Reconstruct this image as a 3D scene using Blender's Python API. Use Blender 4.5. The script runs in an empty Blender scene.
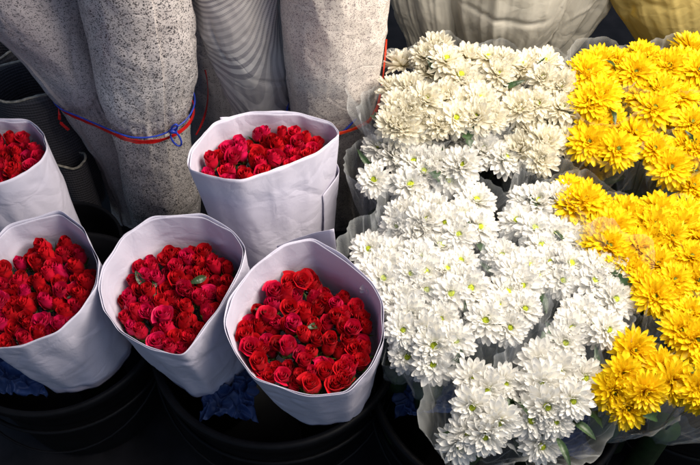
import bpy, math, random
from mathutils import Vector, Matrix, noise
R = math.radians
PI = math.pi
SC = bpy.context.scene
COL = SC.collection
rnd = random.Random(7)

# ------------------------------------------------------------------ camera
CAM = Vector((0, -0.95, 1.75)); PITCH = R(52); F = 800.0      # focal length in photo pixels (700 wide)
cam = bpy.data.cameras.new('camera'); co = bpy.data.objects.new('camera', cam)
COL.objects.link(co); co.location = CAM; co.rotation_euler = (R(90) - PITCH, 0, 0)
cam.sensor_width = 36; cam.lens = 36 * F / 700; cam.clip_start = .05; cam.clip_end = 100
SC.camera = co

def ray(px, py):
    d = Vector(((px - 350) / F, (232.5 - py) / F, -1))
    return Matrix.Rotation(R(90) - PITCH, 3, 'X') @ d
def at(px, py, z):                       # where a sight line meets a height
    d = ray(px, py); return CAM + d * ((z - CAM.z) / d.z)
def aty(px, py, y):                      # where a sight line meets a depth
    d = ray(px, py); return CAM + d * ((y - CAM.y) / d.y)
def proj(p):
    q = Matrix.Rotation(-(R(90) - PITCH), 3, 'X') @ (Vector(p) - CAM)
    return 350 + F * q.x / -q.z, 232.5 - F * q.y / -q.z, -q.z

# ------------------------------------------------------------------ mesh and object helpers
def mesh(name, V, Fc, mat, smooth=True, uv=None, attr=None):
    me = bpy.data.meshes.new(name); me.from_pydata([tuple(v) for v in V], [], Fc); me.update()
    for m in (mat if isinstance(mat, (list, tuple)) else [mat]): me.materials.append(m)
    if smooth: me.polygons.foreach_set('use_smooth', [True] * len(me.polygons))
    if uv:
        l = me.uv_layers.new(name='UVMap')
        for lp in me.loops: l.data[lp.index].uv = uv[lp.vertex_index]
    if attr:
        for k, vals in attr.items():
            a = me.attributes.new(k, 'FLOAT', 'POINT'); a.data.foreach_set('value', vals)
    return me
def obj(name, me, parent=None, M=None):
    o = bpy.data.objects.new(name, me); COL.objects.link(o)
    if parent: o.parent = parent
    if M is not None: o.matrix_basis = M
    return o
def tag(o, label=None, cat=None, group=None, kind=None):
    if label: o['label'] = label
    if cat: o['category'] = cat
    if group: o['group'] = group
    if kind: o['kind'] = kind
    return o
def thing(name, label, cat, loc, group=None):
    o = bpy.data.objects.new(name, None); COL.objects.link(o); o.location = loc
    o.empty_display_size = .05
    return tag(o, label, cat, group)
def tube(path, r, n=8, closed=False):
    path = [Vector(p) for p in path]; V = []; Fc = []; N = len(path)
    for i, p in enumerate(path):
        a = path[(i - 1) % N] if (i or closed) else p
        b = path[(i + 1) % N] if (i < N - 1 or closed) else p
        t = (b - a).normalized(); u = t.cross(Vector((.13, .21, .97)))
        if u.length < .05: u = t.cross(Vector((1, 0, 0)))
        u.normalize(); w = t.cross(u); rr = r[i] if isinstance(r, (list, tuple)) else r
        for k in range(n):
            an = 2 * PI * k / n; V.append(p + (u * math.cos(an) + w * math.sin(an)) * rr)
    for i in range(N if closed else N - 1):
        j = (i + 1) % N
        for k in range(n):
            k2 = (k + 1) % n; Fc.append((i * n + k, i * n + k2, j * n + k2, j * n + k))
    if not closed:
        Fc.append(tuple(range(n))[::-1]); Fc.append(tuple((N - 1) * n + k for k in range(n)))
    return V, Fc
def merge(parts):
    V, Fc = [], []
    for v, f in parts:
        o = len(V); V += list(v); Fc += [tuple(i + o for i in q) for q in f]
    return V, Fc
def fbm(p, s, o=3):
    v = 0; a = 1
    for _ in range(o):
        v += a * noise.noise(Vector(p) * s); s *= 2.1; a *= .5
    return v
def sm(a, b, x):
    t = max(0, min(1, (x - a) / (b - a))); return t * t * (3 - 2 * t)

def creases(seed, n, s0, s1, z0, z1, wid, dep):
    """random fold lines on an unrolled sheet; returns a function giving the dent at (s, z)"""
    r = random.Random(seed); K = []
    for _ in range(n):
        an = r.uniform(0, PI); K.append((r.uniform(s0, s1), r.uniform(z0, z1), math.cos(an), math.sin(an), r.uniform(.03, .11), wid * r.uniform(.5, 1.4), dep * r.uniform(-.6, 1)))
    def f(s, z):
        d = 0
        for cs, cz, ca, sa, ln, w, h in K:
            u = (s - cs) * ca + (z - cz) * sa
            if abs(u) > ln: continue
            v = abs(-(s - cs) * sa + (z - cz) * ca + .15 * u * u / ln)
            if v < w: d -= h * (1 - v / w) ** 1.6 * (1 - (u / ln) ** 2)
        return d
    return f
# ------------------------------------------------------------------ materials
def newmat(name):
    m = bpy.data.materials.new(name); m.use_nodes = True; nt = m.node_tree
    return m, nt, nt.nodes['Principled BSDF'], nt.nodes['Material Output']
def nd(nt, t, **kw):
    n = nt.nodes.new(t)
    for k, v in kw.items():
        if k in n.inputs: n.inputs[k].default_value = v
        else: setattr(n, k, v)
    return n
def ramp(nt, src, stops):
    r = nt.nodes.new('ShaderNodeValToRGB'); e = r.color_ramp.elements
    while len(e) < len(stops): e.new(.5)
    for el, (p, c) in zip(e, stops):
        el.position = p; el.color = (c[0], c[1], c[2], 1) if hasattr(c, '__len__') else (c, c, c, 1)
    nt.links.new(src, r.inputs[0]); return r.outputs[0]
def mixc(nt, f, a, b, mode='MIX'):
    m = nt.nodes.new('ShaderNodeMix'); m.data_type = 'RGBA'; m.blend_type = mode
    for i, v in ((0, f), (6, a), (7, b)):
        if hasattr(v, 'is_output'): nt.links.new(v, m.inputs[i])
        elif i == 0: m.inputs[0].default_value = v
        else: m.inputs[i].default_value = (*v, 1)
    return m.outputs[2]
def math_(nt, op, a, b=None):
    m = nt.nodes.new('ShaderNodeMath'); m.operation = op
    for i, v in enumerate((a, b)):
        if v is None: continue
        if hasattr(v, 'is_output'): nt.links.new(v, m.inputs[i])
        else: m.inputs[i].default_value = v
    return m.outputs[0]
def bump(nt, b, h, strength=.3, dist=.002):
    n = nd(nt, 'ShaderNodeBump', Strength=strength, Distance=dist)
    nt.links.new(h, n.inputs['Height']); nt.links.new(n.outputs[0], b.inputs['Normal']); return n

def petal_mat(name, base, tip, root, trans=.3, rough=.5, var=.06, hue=None, sheen=0):
    m, nt, b, out = newmat(name)
    at_ = nd(nt, 'ShaderNodeAttribute', attribute_name='along')
    c = ramp(nt, at_.outputs['Fac'], [(0, root), (.3, base), (1, tip)])
    oi = nt.nodes.new('ShaderNodeObjectInfo')
    tc = nt.nodes.new('ShaderNodeTexCoord')
    ns = nd(nt, 'ShaderNodeTexNoise', Scale=60.0, Detail=3.0); nt.links.new(tc.outputs['Object'], ns.inputs['Vector'])
    if hue:
        c = mixc(nt, ramp(nt, oi.outputs['Random'], [(.45, 0), (1, 1)]), c, hue)
    v = ramp(nt, math_(nt, 'ADD', math_(nt, 'MULTIPLY', oi.outputs['Random'], .5), math_(nt, 'MULTIPLY', ns.outputs[0], .5)),
             [(.2, 1 - var * 2), (.8, 1)])
    c = mixc(nt, 1.0, c, v, 'MULTIPLY')
    nt.links.new(c, b.inputs['Base Color']); b.inputs['Roughness'].default_value = rough
    b.inputs['Specular IOR Level'].default_value = .35
    st = nd(nt, 'ShaderNodeTexNoise', Scale=260.0, Detail=2.0); nt.links.new(tc.outputs['Object'], st.inputs['Vector'])
    bump(nt, b, st.outputs[0], .25, .0008)
    if sheen:
        b.inputs['Sheen Weight'].default_value = sheen; b.inputs['Sheen Tint'].default_value = (1, .25, .3, 1)
    t = nt.nodes.new('ShaderNodeBsdfTranslucent'); nt.links.new(c, t.inputs[0])
    mx = nd(nt, 'ShaderNodeMixShader'); mx.inputs[0].default_value = trans
    nt.links.new(b.outputs[0], mx.inputs[1]); nt.links.new(t.outputs[0], mx.inputs[2]); nt.links.new(mx.outputs[0], out.inputs[0])
    return m
M_white = petal_mat('white_petal', (.86, .84, .78), (.88, .87, .84), (.66, .70, .28), .42)
M_white_warm = petal_mat('warm_lit_white_petal', (.90, .85, .70), (.90, .87, .77), (.84, .76, .45), .5)  # white flowers; the warm lamplight's tint is put into the petal colour
M_yellow = petal_mat('yellow_petal', (.87, .61, .008), (.90, .69, .012), (.76, .42, .004), .45, var=.06)
M_red = petal_mat('red_rose_petal', (.58, .004, .010), (.70, .007, .016), (.28, .002, .004), .25, .42, .12, hue=(.66, .006, .09), sheen=.1)

def simple(name, col, rough=.6, spec=.5, nscale=40, namp=.15, bs=.2, bd=.001, metal=0):
    m, nt, b, out = newmat(name); tc = nt.nodes.new('ShaderNodeTexCoord')
    ns = nd(nt, 'ShaderNodeTexNoise', Scale=float(nscale), Detail=4.0); nt.links.new(tc.outputs['Object'], ns.inputs['Vector'])
    c = ramp(nt, ns.outputs[0], [(.3, tuple(x * (1 - namp) for x in col)), (.7, tuple(min(1, x * (1 + namp)) for x in col))])
    nt.links.new(c, b.inputs['Base Color']); b.inputs['Roughness'].default_value = rough
    b.inputs['Specular IOR Level'].default_value = spec; b.inputs['Metallic'].default_value = metal
    bump(nt, b, ns.outputs[0], bs, bd); return m
M_centre_w = simple('green_centre', (.36, .42, .02), .6, .3, 400, .5)
M_centre_y = simple('dark_green_centre', (.10, .14, .01), .6, .3, 400, .4)
M_leaf = simple('leaf', (.018, .042, .012), .45, .5, 60, .35)
M_stem = simple('stem', (.02, .04, .012), .5, .3, 60, .3)
M_sepal = simple('sepal', (.08, .15, .03), .5, .4, 60, .3)
M_bucket = simple('black_bucket_plastic', (.004, .004, .005), .5, .12, 30, .3)
M_ground = simple('shade_dark_asphalt', (.010, .009, .010), .6, .2, 14, .5, .5, .004)  # deep shade between the buckets is put into the asphalt's near-black base
M_redcord = simple('red_plastic_ribbon', (.55, .012, .012), .3, .6, 90, .3)
M_orange = simple('orange_red_ribbon', (.72, .05, .015), .3, .6, 90, .2)
M_blue = simple('blue_cord', (.02, .05, .42), .4, .5, 90, .3)
M_bluebag = simple('blue_plastic_bag', (.02, .045, .14), .55, .5, 20, .4, .6, .01)

def paper_mat(name, col, nscale=9, amp=.06, bs=.35, bd=.004, rough=.6, trans=.12, stain=None):
    m, nt, b, out = newmat(name); tc = nt.nodes.new('ShaderNodeTexCoord')
    ns = nd(nt, 'ShaderNodeTexNoise', Scale=float(nscale), Detail=6.0, Distortion=.6); nt.links.new(tc.outputs['Object'], ns.inputs['Vector'])
    vo = nd(nt, 'ShaderNodeTexVoronoi', Scale=float(nscale) * 1.6); vo.feature = 'DISTANCE_TO_EDGE'
    wv = mixc(nt, .12, tc.outputs['Object'], ns.outputs['Color']); nt.links.new(wv, vo.inputs['Vector'])
    c = ramp(nt, ns.outputs[0], [(.3, tuple(x * (1 - amp) for x in col)), (.7, col)])
    if stain: c = mixc(nt, ramp(nt, ns.outputs[0], [(.62, 0), (.75, 1)]), c, stain)
    nt.links.new(c, b.inputs['Base Color']); b.inputs['Roughness'].default_value = rough
    b.inputs['Specular IOR Level'].default_value = .3
    h = math_(nt, 'ADD', ramp(nt, vo.outputs[0], [(0, 0), (.25, 1)]), math_(nt, 'MULTIPLY', ns.outputs[0], 2.0))
    bump(nt, b, h, bs, bd)
    t = nt.nodes.new('ShaderNodeBsdfTranslucent'); nt.links.new(c, t.inputs[0])
    mx = nd(nt, 'ShaderNodeMixShader'); mx.inputs[0].default_value = trans
    nt.links.new(b.outputs[0], mx.inputs[1]); nt.links.new(t.outputs[0], mx.inputs[2]); nt.links.new(mx.outputs[0], out.inputs[0])
    return m
M_paper = paper_mat('white_wrapping_paper', (.60, .575, .69), 9, .05, .30, .003)  # lavender of the cool sky light put into the white paper's base colour
M_tissue = paper_mat('white_tissue_wrap', (.58, .55, .48), 9, .06, .35, .003, .6, .35)
M_ytissue = paper_mat('yellow_tissue_wrap', (.58, .46, .17), 9, .10, .35, .003, .6, .35, (.62, .40, .03))

def news_mat(name, col, scale, thr, ink, kind='speck'):
    m, nt, b, out = newmat(name); uv = nt.nodes.new('ShaderNodeUVMap'); uv.uv_map = 'UVMap'
    big = nd(nt, 'ShaderNodeTexNoise', Scale=9.0, Detail=5.0); nt.links.new(uv.outputs[0], big.inputs['Vector'])
    base = ramp(nt, big.outputs[0], [(.3, tuple(x * .86 for x in col)), (.7, col)])
    if kind == 'speck':
        w = nd(nt, 'ShaderNodeTexNoise', Scale=scale * .6, Detail=1.0); nt.links.new(uv.outputs[0], w.inputs['Vector'])
        dv = mixc(nt, .006 , uv.outputs[0], w.outputs['Color'])
        vo = nd(nt, 'ShaderNodeTexVoronoi', Scale=float(scale), Randomness=1.0); nt.links.new(dv, vo.inputs['Vector'])
        n2 = nd(nt, 'ShaderNodeTexNoise', Scale=scale * .35, Detail=2.0); nt.links.new(uv.outputs[0], n2.inputs['Vector'])
        lim = ramp(nt, n2.outputs[0], [(.35, thr * .62), (.65, thr * 1.1)])
        inkf = ramp(nt, math_(nt, 'SUBTRACT', math_(nt, 'ADD', lim, .5), vo.outputs['Distance']), [(.49, 0), (.54, 1)])
    else:
        # interference bands of two halftone screens: hyperbolic fringes broken into dashes
        sx = nt.nodes.new('ShaderNodeSeparateXYZ'); nt.links.new(uv.outputs[0], sx.inputs[0])
        w = nd(nt, 'ShaderNodeTexNoise', Scale=7.0, Detail=0.0); nt.links.new(uv.outputs[0], w.inputs['Vector'])
        def phase(u0, v0, A, B, K):
            du = math_(nt, 'SUBTRACT', sx.outputs[0], u0); dv = math_(nt, 'SUBTRACT', sx.outputs[1], v0)
            p = math_(nt, 'SUBTRACT', math_(nt, 'MULTIPLY', math_(nt, 'MULTIPLY', du, du), A), math_(nt, 'MULTIPLY', math_(nt, 'MULTIPLY', dv, dv), B))
            p = math_(nt, 'ADD', p, math_(nt, 'MULTIPLY', math_(nt, 'MULTIPLY', du, dv), K))
            return math_(nt, 'SINE', math_(nt, 'ADD', p, math_(nt, 'MULTIPLY', w.outputs[0], 9.0)))
        f1 = ramp(nt, phase(.372, 3.50, 1300.0, 650.0, 1250.0), [(.0, 0), (.25, 1)])
        f2 = ramp(nt, math_(nt, 'SINE', math_(nt, 'ADD', math_(nt, 'MULTIPLY', sx.outputs[0], 900.0), math_(nt, 'MULTIPLY', sx.outputs[1], 1300.0))), [(.0, .45), (.3, 1)])
        n3 = nd(nt, 'ShaderNodeTexNoise', Scale=6.0, Detail=0.0); nt.links.new(uv.outputs[0], n3.inputs['Vector'])
        inkf = math_(nt, 'MULTIPLY', math_(nt, 'MULTIPLY', f1, f2), ramp(nt, n3.outputs[0], [(.35, .35), (.6, .9)]))
    c = mixc(nt, inkf, base, ink)
    n4 = nd(nt, 'ShaderNodeTexNoise', Scale=3.5, Detail=6.0, Roughness=.7); nt.links.new(uv.outputs[0], n4.inputs['Vector'])
    c = mixc(nt, ramp(nt, n4.outputs[0], [(.64, 0), (.76, .35)]), c, (.32, .24, .17))
    nt.links.new(c, b.inputs['Base Color']); b.inputs['Roughness'].default_value = .42
    b.inputs['Specular IOR Level'].default_value = .35
    cr = nd(nt, 'ShaderNodeTexNoise', Scale=8.0, Detail=1.5, Distortion=.8); nt.links.new(uv.outputs[0], cr.inputs['Vector'])
    rid = math_(nt, 'ABSOLUTE', math_(nt, 'SUBTRACT', cr.outputs[0], .5))
    cv = nd(nt, 'ShaderNodeTexVoronoi', Scale=15.0); cv.feature = 'DISTANCE_TO_EDGE'
    nt.links.new(mixc(nt, .06, uv.outputs[0], cr.outputs['Color']), cv.inputs['Vector'])
    h = math_(nt, 'ADD', math_(nt, 'MULTIPLY', ramp(nt, rid, [(0, 0), (.05, 1)]), .5), math_(nt, 'MULTIPLY', ramp(nt, cv.outputs[0], [(0, 0), (.3, 1)]), 1.0))
    bump(nt, b, h, .30, .0035); b.inputs['Roughness'].default_value = .36
    return m
M_newsA = news_mat('fine_speckled_newsprint', (.57, .51, .52), 360, .44, (.13, .12, .13))
M_newsB = news_mat('coarse_speckled_newsprint', (.66, .61, .60), 300, .47, (.075, .07, .075))
M_newsC = news_mat('striped_newsprint', (.66, .63, .62), 200, .3, (.05, .045, .09), 'moire')
M_newsD = news_mat('pale_speckled_newsprint', (.67, .61, .57), 350, .44, (.24, .20, .20))
M_newsE = news_mat('shaded_speckled_newsprint', (.30, .28, .30), 240, .3, (.04, .035, .04))  # shade of the gap put into the colours of this darker newsprint

def film_mat():
    m, nt, b, out = newmat('clear_film'); tc = nt.nodes.new('ShaderNodeTexCoord')
    n1 = nd(nt, 'ShaderNodeTexNoise', Scale=9.0, Detail=2.0, Distortion=.8)
    mp = nd(nt, 'ShaderNodeMapping'); mp.inputs['Scale'].default_value = (1, 1, .3)
    nt.links.new(tc.outputs['Object'], mp.inputs[0]); nt.links.new(mp.outputs[0], n1.inputs['Vector'])
    b.inputs['Base Color'].default_value = (.75, .78, .80, 1); b.inputs['Roughness'].default_value = .10
    b.inputs['Specular IOR Level'].default_value = .9
    bump(nt, b, n1.outputs[0], .9, .01)
    tr = nt.nodes.new('ShaderNodeBsdfTransparent'); tr.inputs[0].default_value = (.97, .97, .98, 1)
    lw = nd(nt, 'ShaderNodeLayerWeight', Blend=.28)
    e = nd(nt, 'ShaderNodeAttribute', attribute_name='edge')
    rid = ramp(nt, math_(nt, 'ABSOLUTE', math_(nt, 'SUBTRACT', n1.outputs[0], .5)), [(0, .22), (.02, .0)])
    f = math_(nt, 'ADD', math_(nt, 'MULTIPLY', lw.outputs['Facing'], .30), math_(nt, 'MULTIPLY', e.outputs['Fac'], .22))
    f = math_(nt, 'ADD', f, rid); f = math_(nt, 'ADD', f, .035)
    f = math_(nt, 'MINIMUM', f, .8)
    mx = nd(nt, 'ShaderNodeMixShader'); nt.links.new(f, mx.inputs[0])
    nt.links.new(tr.outputs[0], mx.inputs[1]); nt.links.new(b.outputs[0], mx.inputs[2]); nt.links.new(mx.outputs[0], out.inputs[0])
    return m
M_film = film_mat()
def net_mat():
    m, nt, b, out = newmat('grey_woven_net'); uv = nt.nodes.new('ShaderNodeUVMap'); uv.uv_map = 'UVMap'
    w = nd(nt, 'ShaderNodeTexWave', Scale=38.0, Distortion=1.0); w.bands_direction = 'Y'; nt.links.new(uv.outputs[0], w.inputs['Vector'])
    w2 = nd(nt, 'ShaderNodeTexWave', Scale=50.0, Distortion=1.0); w2.bands_direction = 'X'; nt.links.new(uv.outputs[0], w2.inputs['Vector'])
    h = math_(nt, 'ADD', w.outputs['Fac'], math_(nt, 'MULTIPLY', w2.outputs['Fac'], .5))
    c = ramp(nt, h, [(.3, (.035, .033, .038)), (1, (.075, .07, .08))]); nt.links.new(c, b.inputs['Base Color'])
    b.inputs['Roughness'].default_value = .6; bump(nt, b, h, .3, .002); return m
M_net = net_mat()
M_netrim = simple('frayed_pale_rim', (.30, .27, .22), .7, .3, 120, .5, .8, .003)

# ------------------------------------------------------------------ flowers
def petal(L, W, M, lift, droop, cup, notch, seed, nx=4, ny=7, tipw=.8, twist=0):
    """one petal growing along +X from origin, lifted by angle, bending by droop; returns V, F, along"""
    V, Fc, A = [], [], []
    r = random.Random(seed); x = z = 0; ang = lift; st = L / ny
    tt = [1 - (1 - j / ny) ** 1.6 for j in range(ny + 1)]
    for j in range(ny + 1):
        t = tt[j]; st = L * ((tt[j + 1] if j < ny else 1) - t)
        w = W * (.35 + .65 * sm(0, .55, t)) * (1 - (1 - .55 * tipw) * sm(.7, 1, t) ** 2)
        if t > .70: w *= math.sqrt(max(.05, 1 - ((t - .70) / .315) ** 2))
        for i in range(nx + 1):
            s = i / nx * 2 - 1
            yy = s * w / 2; up = cup * W * (s * s) * (.4 + .6 * t)
            back = 0
            if j == ny: back = -notch * L * (1 - abs(s)) - abs(s) ** 2 * L * .03
            xx = x + back * math.cos(ang) - up * math.sin(ang); zz = z + back * math.sin(ang) + up * math.cos(ang) + twist * s * w * t
            V.append(M @ Vector((xx, yy, zz))); A.append(t)
        ang += droop * st / L * (1 + 1.2 * t); x += st * math.cos(ang); z += st * math.sin(ang)
    for j in range(ny):
        for i in range(nx):
            a = j * (nx + 1) + i; Fc.append((a, a + 1, a + nx + 2, a + nx + 1))
    return V, Fc, A
def mum_mesh(seed, mat, kind='white'):
    r = random.Random(seed); parts = []; A = []
    if kind == 'white': rings = [(17, .0385, .0112, -4, .10), (17, .037, .0108, 5, .12), (17, .0335, .0098, 15, .15), (16, .028, .0086, 27, .2), (14, .0215, .0070, 40, .25), (14, .0145, .0052, 54, .3)]
    elif kind == 'fluffy': rings = [(18, .037, .0104, 2, .15), (18, .036, .0100, 14, .2), (18, .034, .0094, 27, .2), (17, .031, .0086, 40, .25), (16, .027, .0076, 52, .3), (14, .022, .0064, 62, .35), (12, .015, .005, 70, .4)]
    else: rings = [(19, .041, .0098, -2, .1), (19, .040, .0094, 8, .12), (18, .037, .0086, 19, .15), (18, .032, .0078, 31, .2), (16, .026, .0066, 44, .25), (14, .018, .0052, 56, .3), (11, .011, .0036, 64, .3)]
    for ri, (n, L, W, lift, dr) in enumerate(rings):
        off = r.random() * 6
        for k in range(n):
            a = off + 2 * PI * (k + r.uniform(-.3, .3)) / n
            l = L * r.uniform(.86, 1.08); w = W * r.uniform(.85, 1.12)
            M = Matrix.Rotation(a, 4, 'Z') @ Matrix.Translation((.003, 0, ri * .0012)) @ Matrix.Rotation(r.uniform(-.25, .25), 4, 'X')
            lf = R(lift + r.uniform(-8, 8))
            droop = dr * r.uniform(-.8, 1.6)
            if ri == 0: droop -= .2
            tw = .6 if kind == 'yellow' else 1.0
            V, Fc, a_ = petal(l, w, M, lf, droop, r.uniform(.10, .28), r.uniform(0, .05), r.random(), 3, 7, tw, r.uniform(-.25, .25))
            parts.append((V, Fc)); A += a_
    V, Fc = merge(parts)
    return mesh('flower', V, Fc, mat, attr={'along': A})
def centre_mesh(seed, mat, rad):
    r = random.Random(seed); parts = []
    V, Fc = [], []
    n, m_ = 14, 5
    for j in range(m_ + 1):
        t = j / m_ * PI / 2
        for k in range(n):
            a = 2 * PI * k / n; V.append(Vector((rad * math.cos(t) * math.cos(a), rad * math.cos(t) * math.sin(a), .009 + rad * .6 * math.sin(t))))
    for j in range(m_):
        for k in range(n): k2 = (k + 1) % n; Fc.append((j * n + k, j * n + k2, (j + 1) * n + k2, (j + 1) * n + k))
    parts.append((V, Fc))
    for i in range(46):                                    # disc florets
        rr = rad * math.sqrt((i + .5) / 46) * 1.05; a = i * 2.39996
        h = .009 + rad * .6 * math.sqrt(max(0, 1 - min(1, rr / rad) ** 2)); p = Vector((rr * math.cos(a), rr * math.sin(a), h)); s = rad * .12
        q = [p + Vector((s, 0, 0)), p + Vector((0, s, 0)), p + Vector((-s, 0, 0)), p + Vector((0, -s, 0)), p + Vector((r.uniform(-1, 1) * s, r.uniform(-1, 1) * s, s * 2.2))]
        parts.append((q, [(0, 1, 4), (1, 2, 4), (2, 3, 4), (3, 0, 4)]))
    V, Fc = merge(parts); return mesh('flower_centre', V, Fc, mat)
WH = [mum_mesh(10 + i, M_white) for i in range(4)]
WF = [mum_mesh(30 + i, M_white, 'fluffy') for i in range(2)]
WARM = [mum_mesh(50 + i, M_white_warm, 'fluffy') for i in range(3)] + [mum_mesh(58, M_white_warm)]
YE = [mum_mesh(70 + i, M_yellow, 'yellow') for i in range(4)]
CW = [centre_mesh(1, M_centre_w, .0066), centre_mesh(2, M_centre_w, .0054)]
CY = [centre_mesh(3, M_centre_y, .0040), centre_mesh(4, M_centre_y, .0032)]

def leaf_mesh(L, W, lobes, seed):
    r = random.Random(seed); V, Fc = [], []; N = 22
    for j in range(N + 1):
        t = j / N; w = W * math.sin(PI * min(1, t * .93 + .05)) ** .8 * (1 + (.38 * math.sin(t * lobes * 2 * PI) if lobes else .1 * math.sin(t * 60)))
        z = .12 * L * math.sin(t * PI * .8) - .35 * L * t * t
        for s in (-1, -.5, 0, .5, 1): V.append((t * L, s * w / 2, z + abs(s) * w * .22 + r.uniform(-1, 1) * .0006))
    for j in range(N):
        for i in range(4): a = j * 5 + i; Fc.append((a, a + 1, a + 6, a + 5))
    return mesh('leaf', V, Fc, M_leaf)
MUMLEAF = [leaf_mesh(.05, .012, 0, 1), leaf_mesh(.045, .015, 0, 2), leaf_mesh(.05, .010, 0, 3), leaf_mesh(.045, .020, 4, 4)]
ROSELEAF = [leaf_mesh(.032, .014, 0, 5), leaf_mesh(.026, .012, 0, 6)]

def rose_mesh(seed, openness):
    """spiral bud standing on the origin, about 48 mm tall"""
    r = random.Random(seed); parts = []; A = []; n = 12; H = .050
    for k in range(n):
        q = k / (n - 1); R0 = .0028 + .0112 * q ** .8; a0 = k * 2.4 + r.uniform(-.2, .2)
        half = R(100 - 30 * q); h = H * (.99 - .15 * q * q + r.uniform(-.03, .03))
        flare = (.0008 + .0075 * openness * q * q) * r.uniform(.6, 1.4)
        nu, nv = 9, 9; V, Fc = [], []
        lean = r.uniform(-.0015, .0015)
        for j in range(nv + 1):
            t = j / nv
            prof = math.sin(min(1, t * 1.35 + .1) * PI / 2) * (1 - (.24 - .22 * q * openness) * sm(.5, 1, t))
            rr = R0 * prof + flare * sm(.72, 1.0, t) ** 1.5 * 1.6
            for i in range(nu + 1):
                s = i / nu * 2 - 1
                wj = half * (.55 + .45 * sm(0, .5, t)) ; a = a0 + s * wj
                top = 1 - .20 * (abs(s) ** 2.5) + .02 * math.sin(s * 9 + k)
                z = h * t * (1 - (1 - top) * t)
                r2 = rr * (1 + .10 * s) + .0018 * abs(s) ** 3 * q * sm(.5, 1, t) + .0006 * math.sin(s * 7 + t * 5 + k * 2)
                if j == nv: z -= .0016 * q * openness + .0004; r2 += .0012 * q * openness
                V.append((r2 * math.cos(a) + lean * t, r2 * math.sin(a), z)); A.append(t)
        for j in range(nv):
            for i in range(nu): a = j * (nu + 1) + i; Fc.append((a, a + 1, a + nu + 2, a + nu + 1))
        parts.append((V, Fc))
    V, Fc = merge(parts); return mesh('rose', V, Fc, M_red, attr={'along': A})
ROSE = [rose_mesh(i, op) for i, op in enumerate((.0, .10, .22, .32, .45, .05))]
def sepal_mesh(seed):
    r = random.Random(seed); parts = []
    for k in range(5):
        V, Fc = [], []; a0 = k * 2 * PI / 5
        L = r.uniform(.02, .03); fl = r.uniform(.2, .9)
        for j in range(7):
            t = j / 6; w = .0042 * (1 - t) ** .7
            rr = .004 + .0108 * math.sin(min(1, t * 1.3) * PI / 2) + .010 * fl * t ** 3; z = -.003 + L * t * (1 - .35 * fl * t)
            for s in (-1, 0, 1):
                V.append((rr * math.cos(a0) - s * w * math.sin(a0), rr * math.sin(a0) + s * w * math.cos(a0), z))
        for j in range(6):
            for i in range(2): a = j * 3 + i; Fc.append((a, a + 1, a + 4, a + 3))
        parts.append((V, Fc))
    parts.append(tube([(0, 0, -.006), (0, 0, -.001), (0, 0, .003)], [.0028, .006, .008], 8))
    V, Fc = merge(parts); return mesh('sepals', V, Fc, M_sepal)
SEPAL = [sepal_mesh(i) for i in range(3)]
ROSESTEM = mesh('stem', *tube([(0, 0, 0), (.001, .001, -.03), (0, 0, -.07)], [.0022, .0024, .0026], 6), M_stem)

def align(n, spin):
    n = Vector(n).normalized(); q = n.to_track_quat('Z', 'Y').to_matrix().to_4x4()
    return q @ Matrix.Rotation(spin, 4, 'Z')

# ------------------------------------------------------------------ ground
def ground():
    V, Fc = [], []; N = 60; S = 12.0
    for j in range(N + 1):
        for i in range(N + 1):
            x = (i / N - .5) * 2; y = (j / N - .5) * 2; x = x * abs(x) ** 1.5 * S; y = y * abs(y) ** 1.5 * S
            V.append((x, y, .004 * fbm((x, y, 0), 3)))
    for j in range(N):
        for i in range(N): a = j * (N + 1) + i; Fc.append((a, a + 1, a + N + 2, a + N + 1))
    tag(obj('ground', mesh('ground', V, Fc, M_ground)), kind='structure')
ground()

# ------------------------------------------------------------------ buckets
def bucket(cx, cy, r, h, label, handle=True):
    t = thing('flower_bucket', label, 'bucket', (cx, cy, 0), 'black buckets under the flowers')
    prof = [(0, .012), (r * .78, .012), (r * .8, .02), (r * .9, h * .6), (r * .97, h - .03), (r * 1.0, h - .028), (r * 1.035, h - .02), (r * 1.04, h - .004), (r * 1.03, h), (r, h + .002), (r * .975, h - .006), (r * .95, h - .05), (r * .78, .03), (0, .03)]
    n = 72; V, Fc = [], []
    for j, (rr, z) in enumerate(prof):
        for k in range(n): a = 2 * PI * k / n; V.append((rr * math.cos(a), rr * math.sin(a), z))
    for j in range(len(prof) - 1):
        for k in range(n): k2 = (k + 1) % n; Fc.append((j * n + k, j * n + k2, (j + 1) * n + k2, (j + 1) * n + k))
    obj('tub', mesh('tub', V, Fc, M_bucket), t)
    ring = [(r * 1.0 * math.cos(a), r * 1.0 * math.sin(a), h * .72 ) for a in [2 * PI * k / 60 for k in range(60)]]
    obj('rib', mesh('rib', *tube(ring, .005, 6, True), M_bucket), t)
    p = [(r * 1.045 * math.cos(a), r * 1.045 * math.sin(a), h - .03 - .16 * math.sin((a - PI) )* -1 * .0 - .14 * math.sin(a - PI)) for a in [PI + PI * k / 24 for k in range(25)]]
    obj('handle', mesh('handle', *tube(p, .003, 6), M_bucket), t)
    return t

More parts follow.
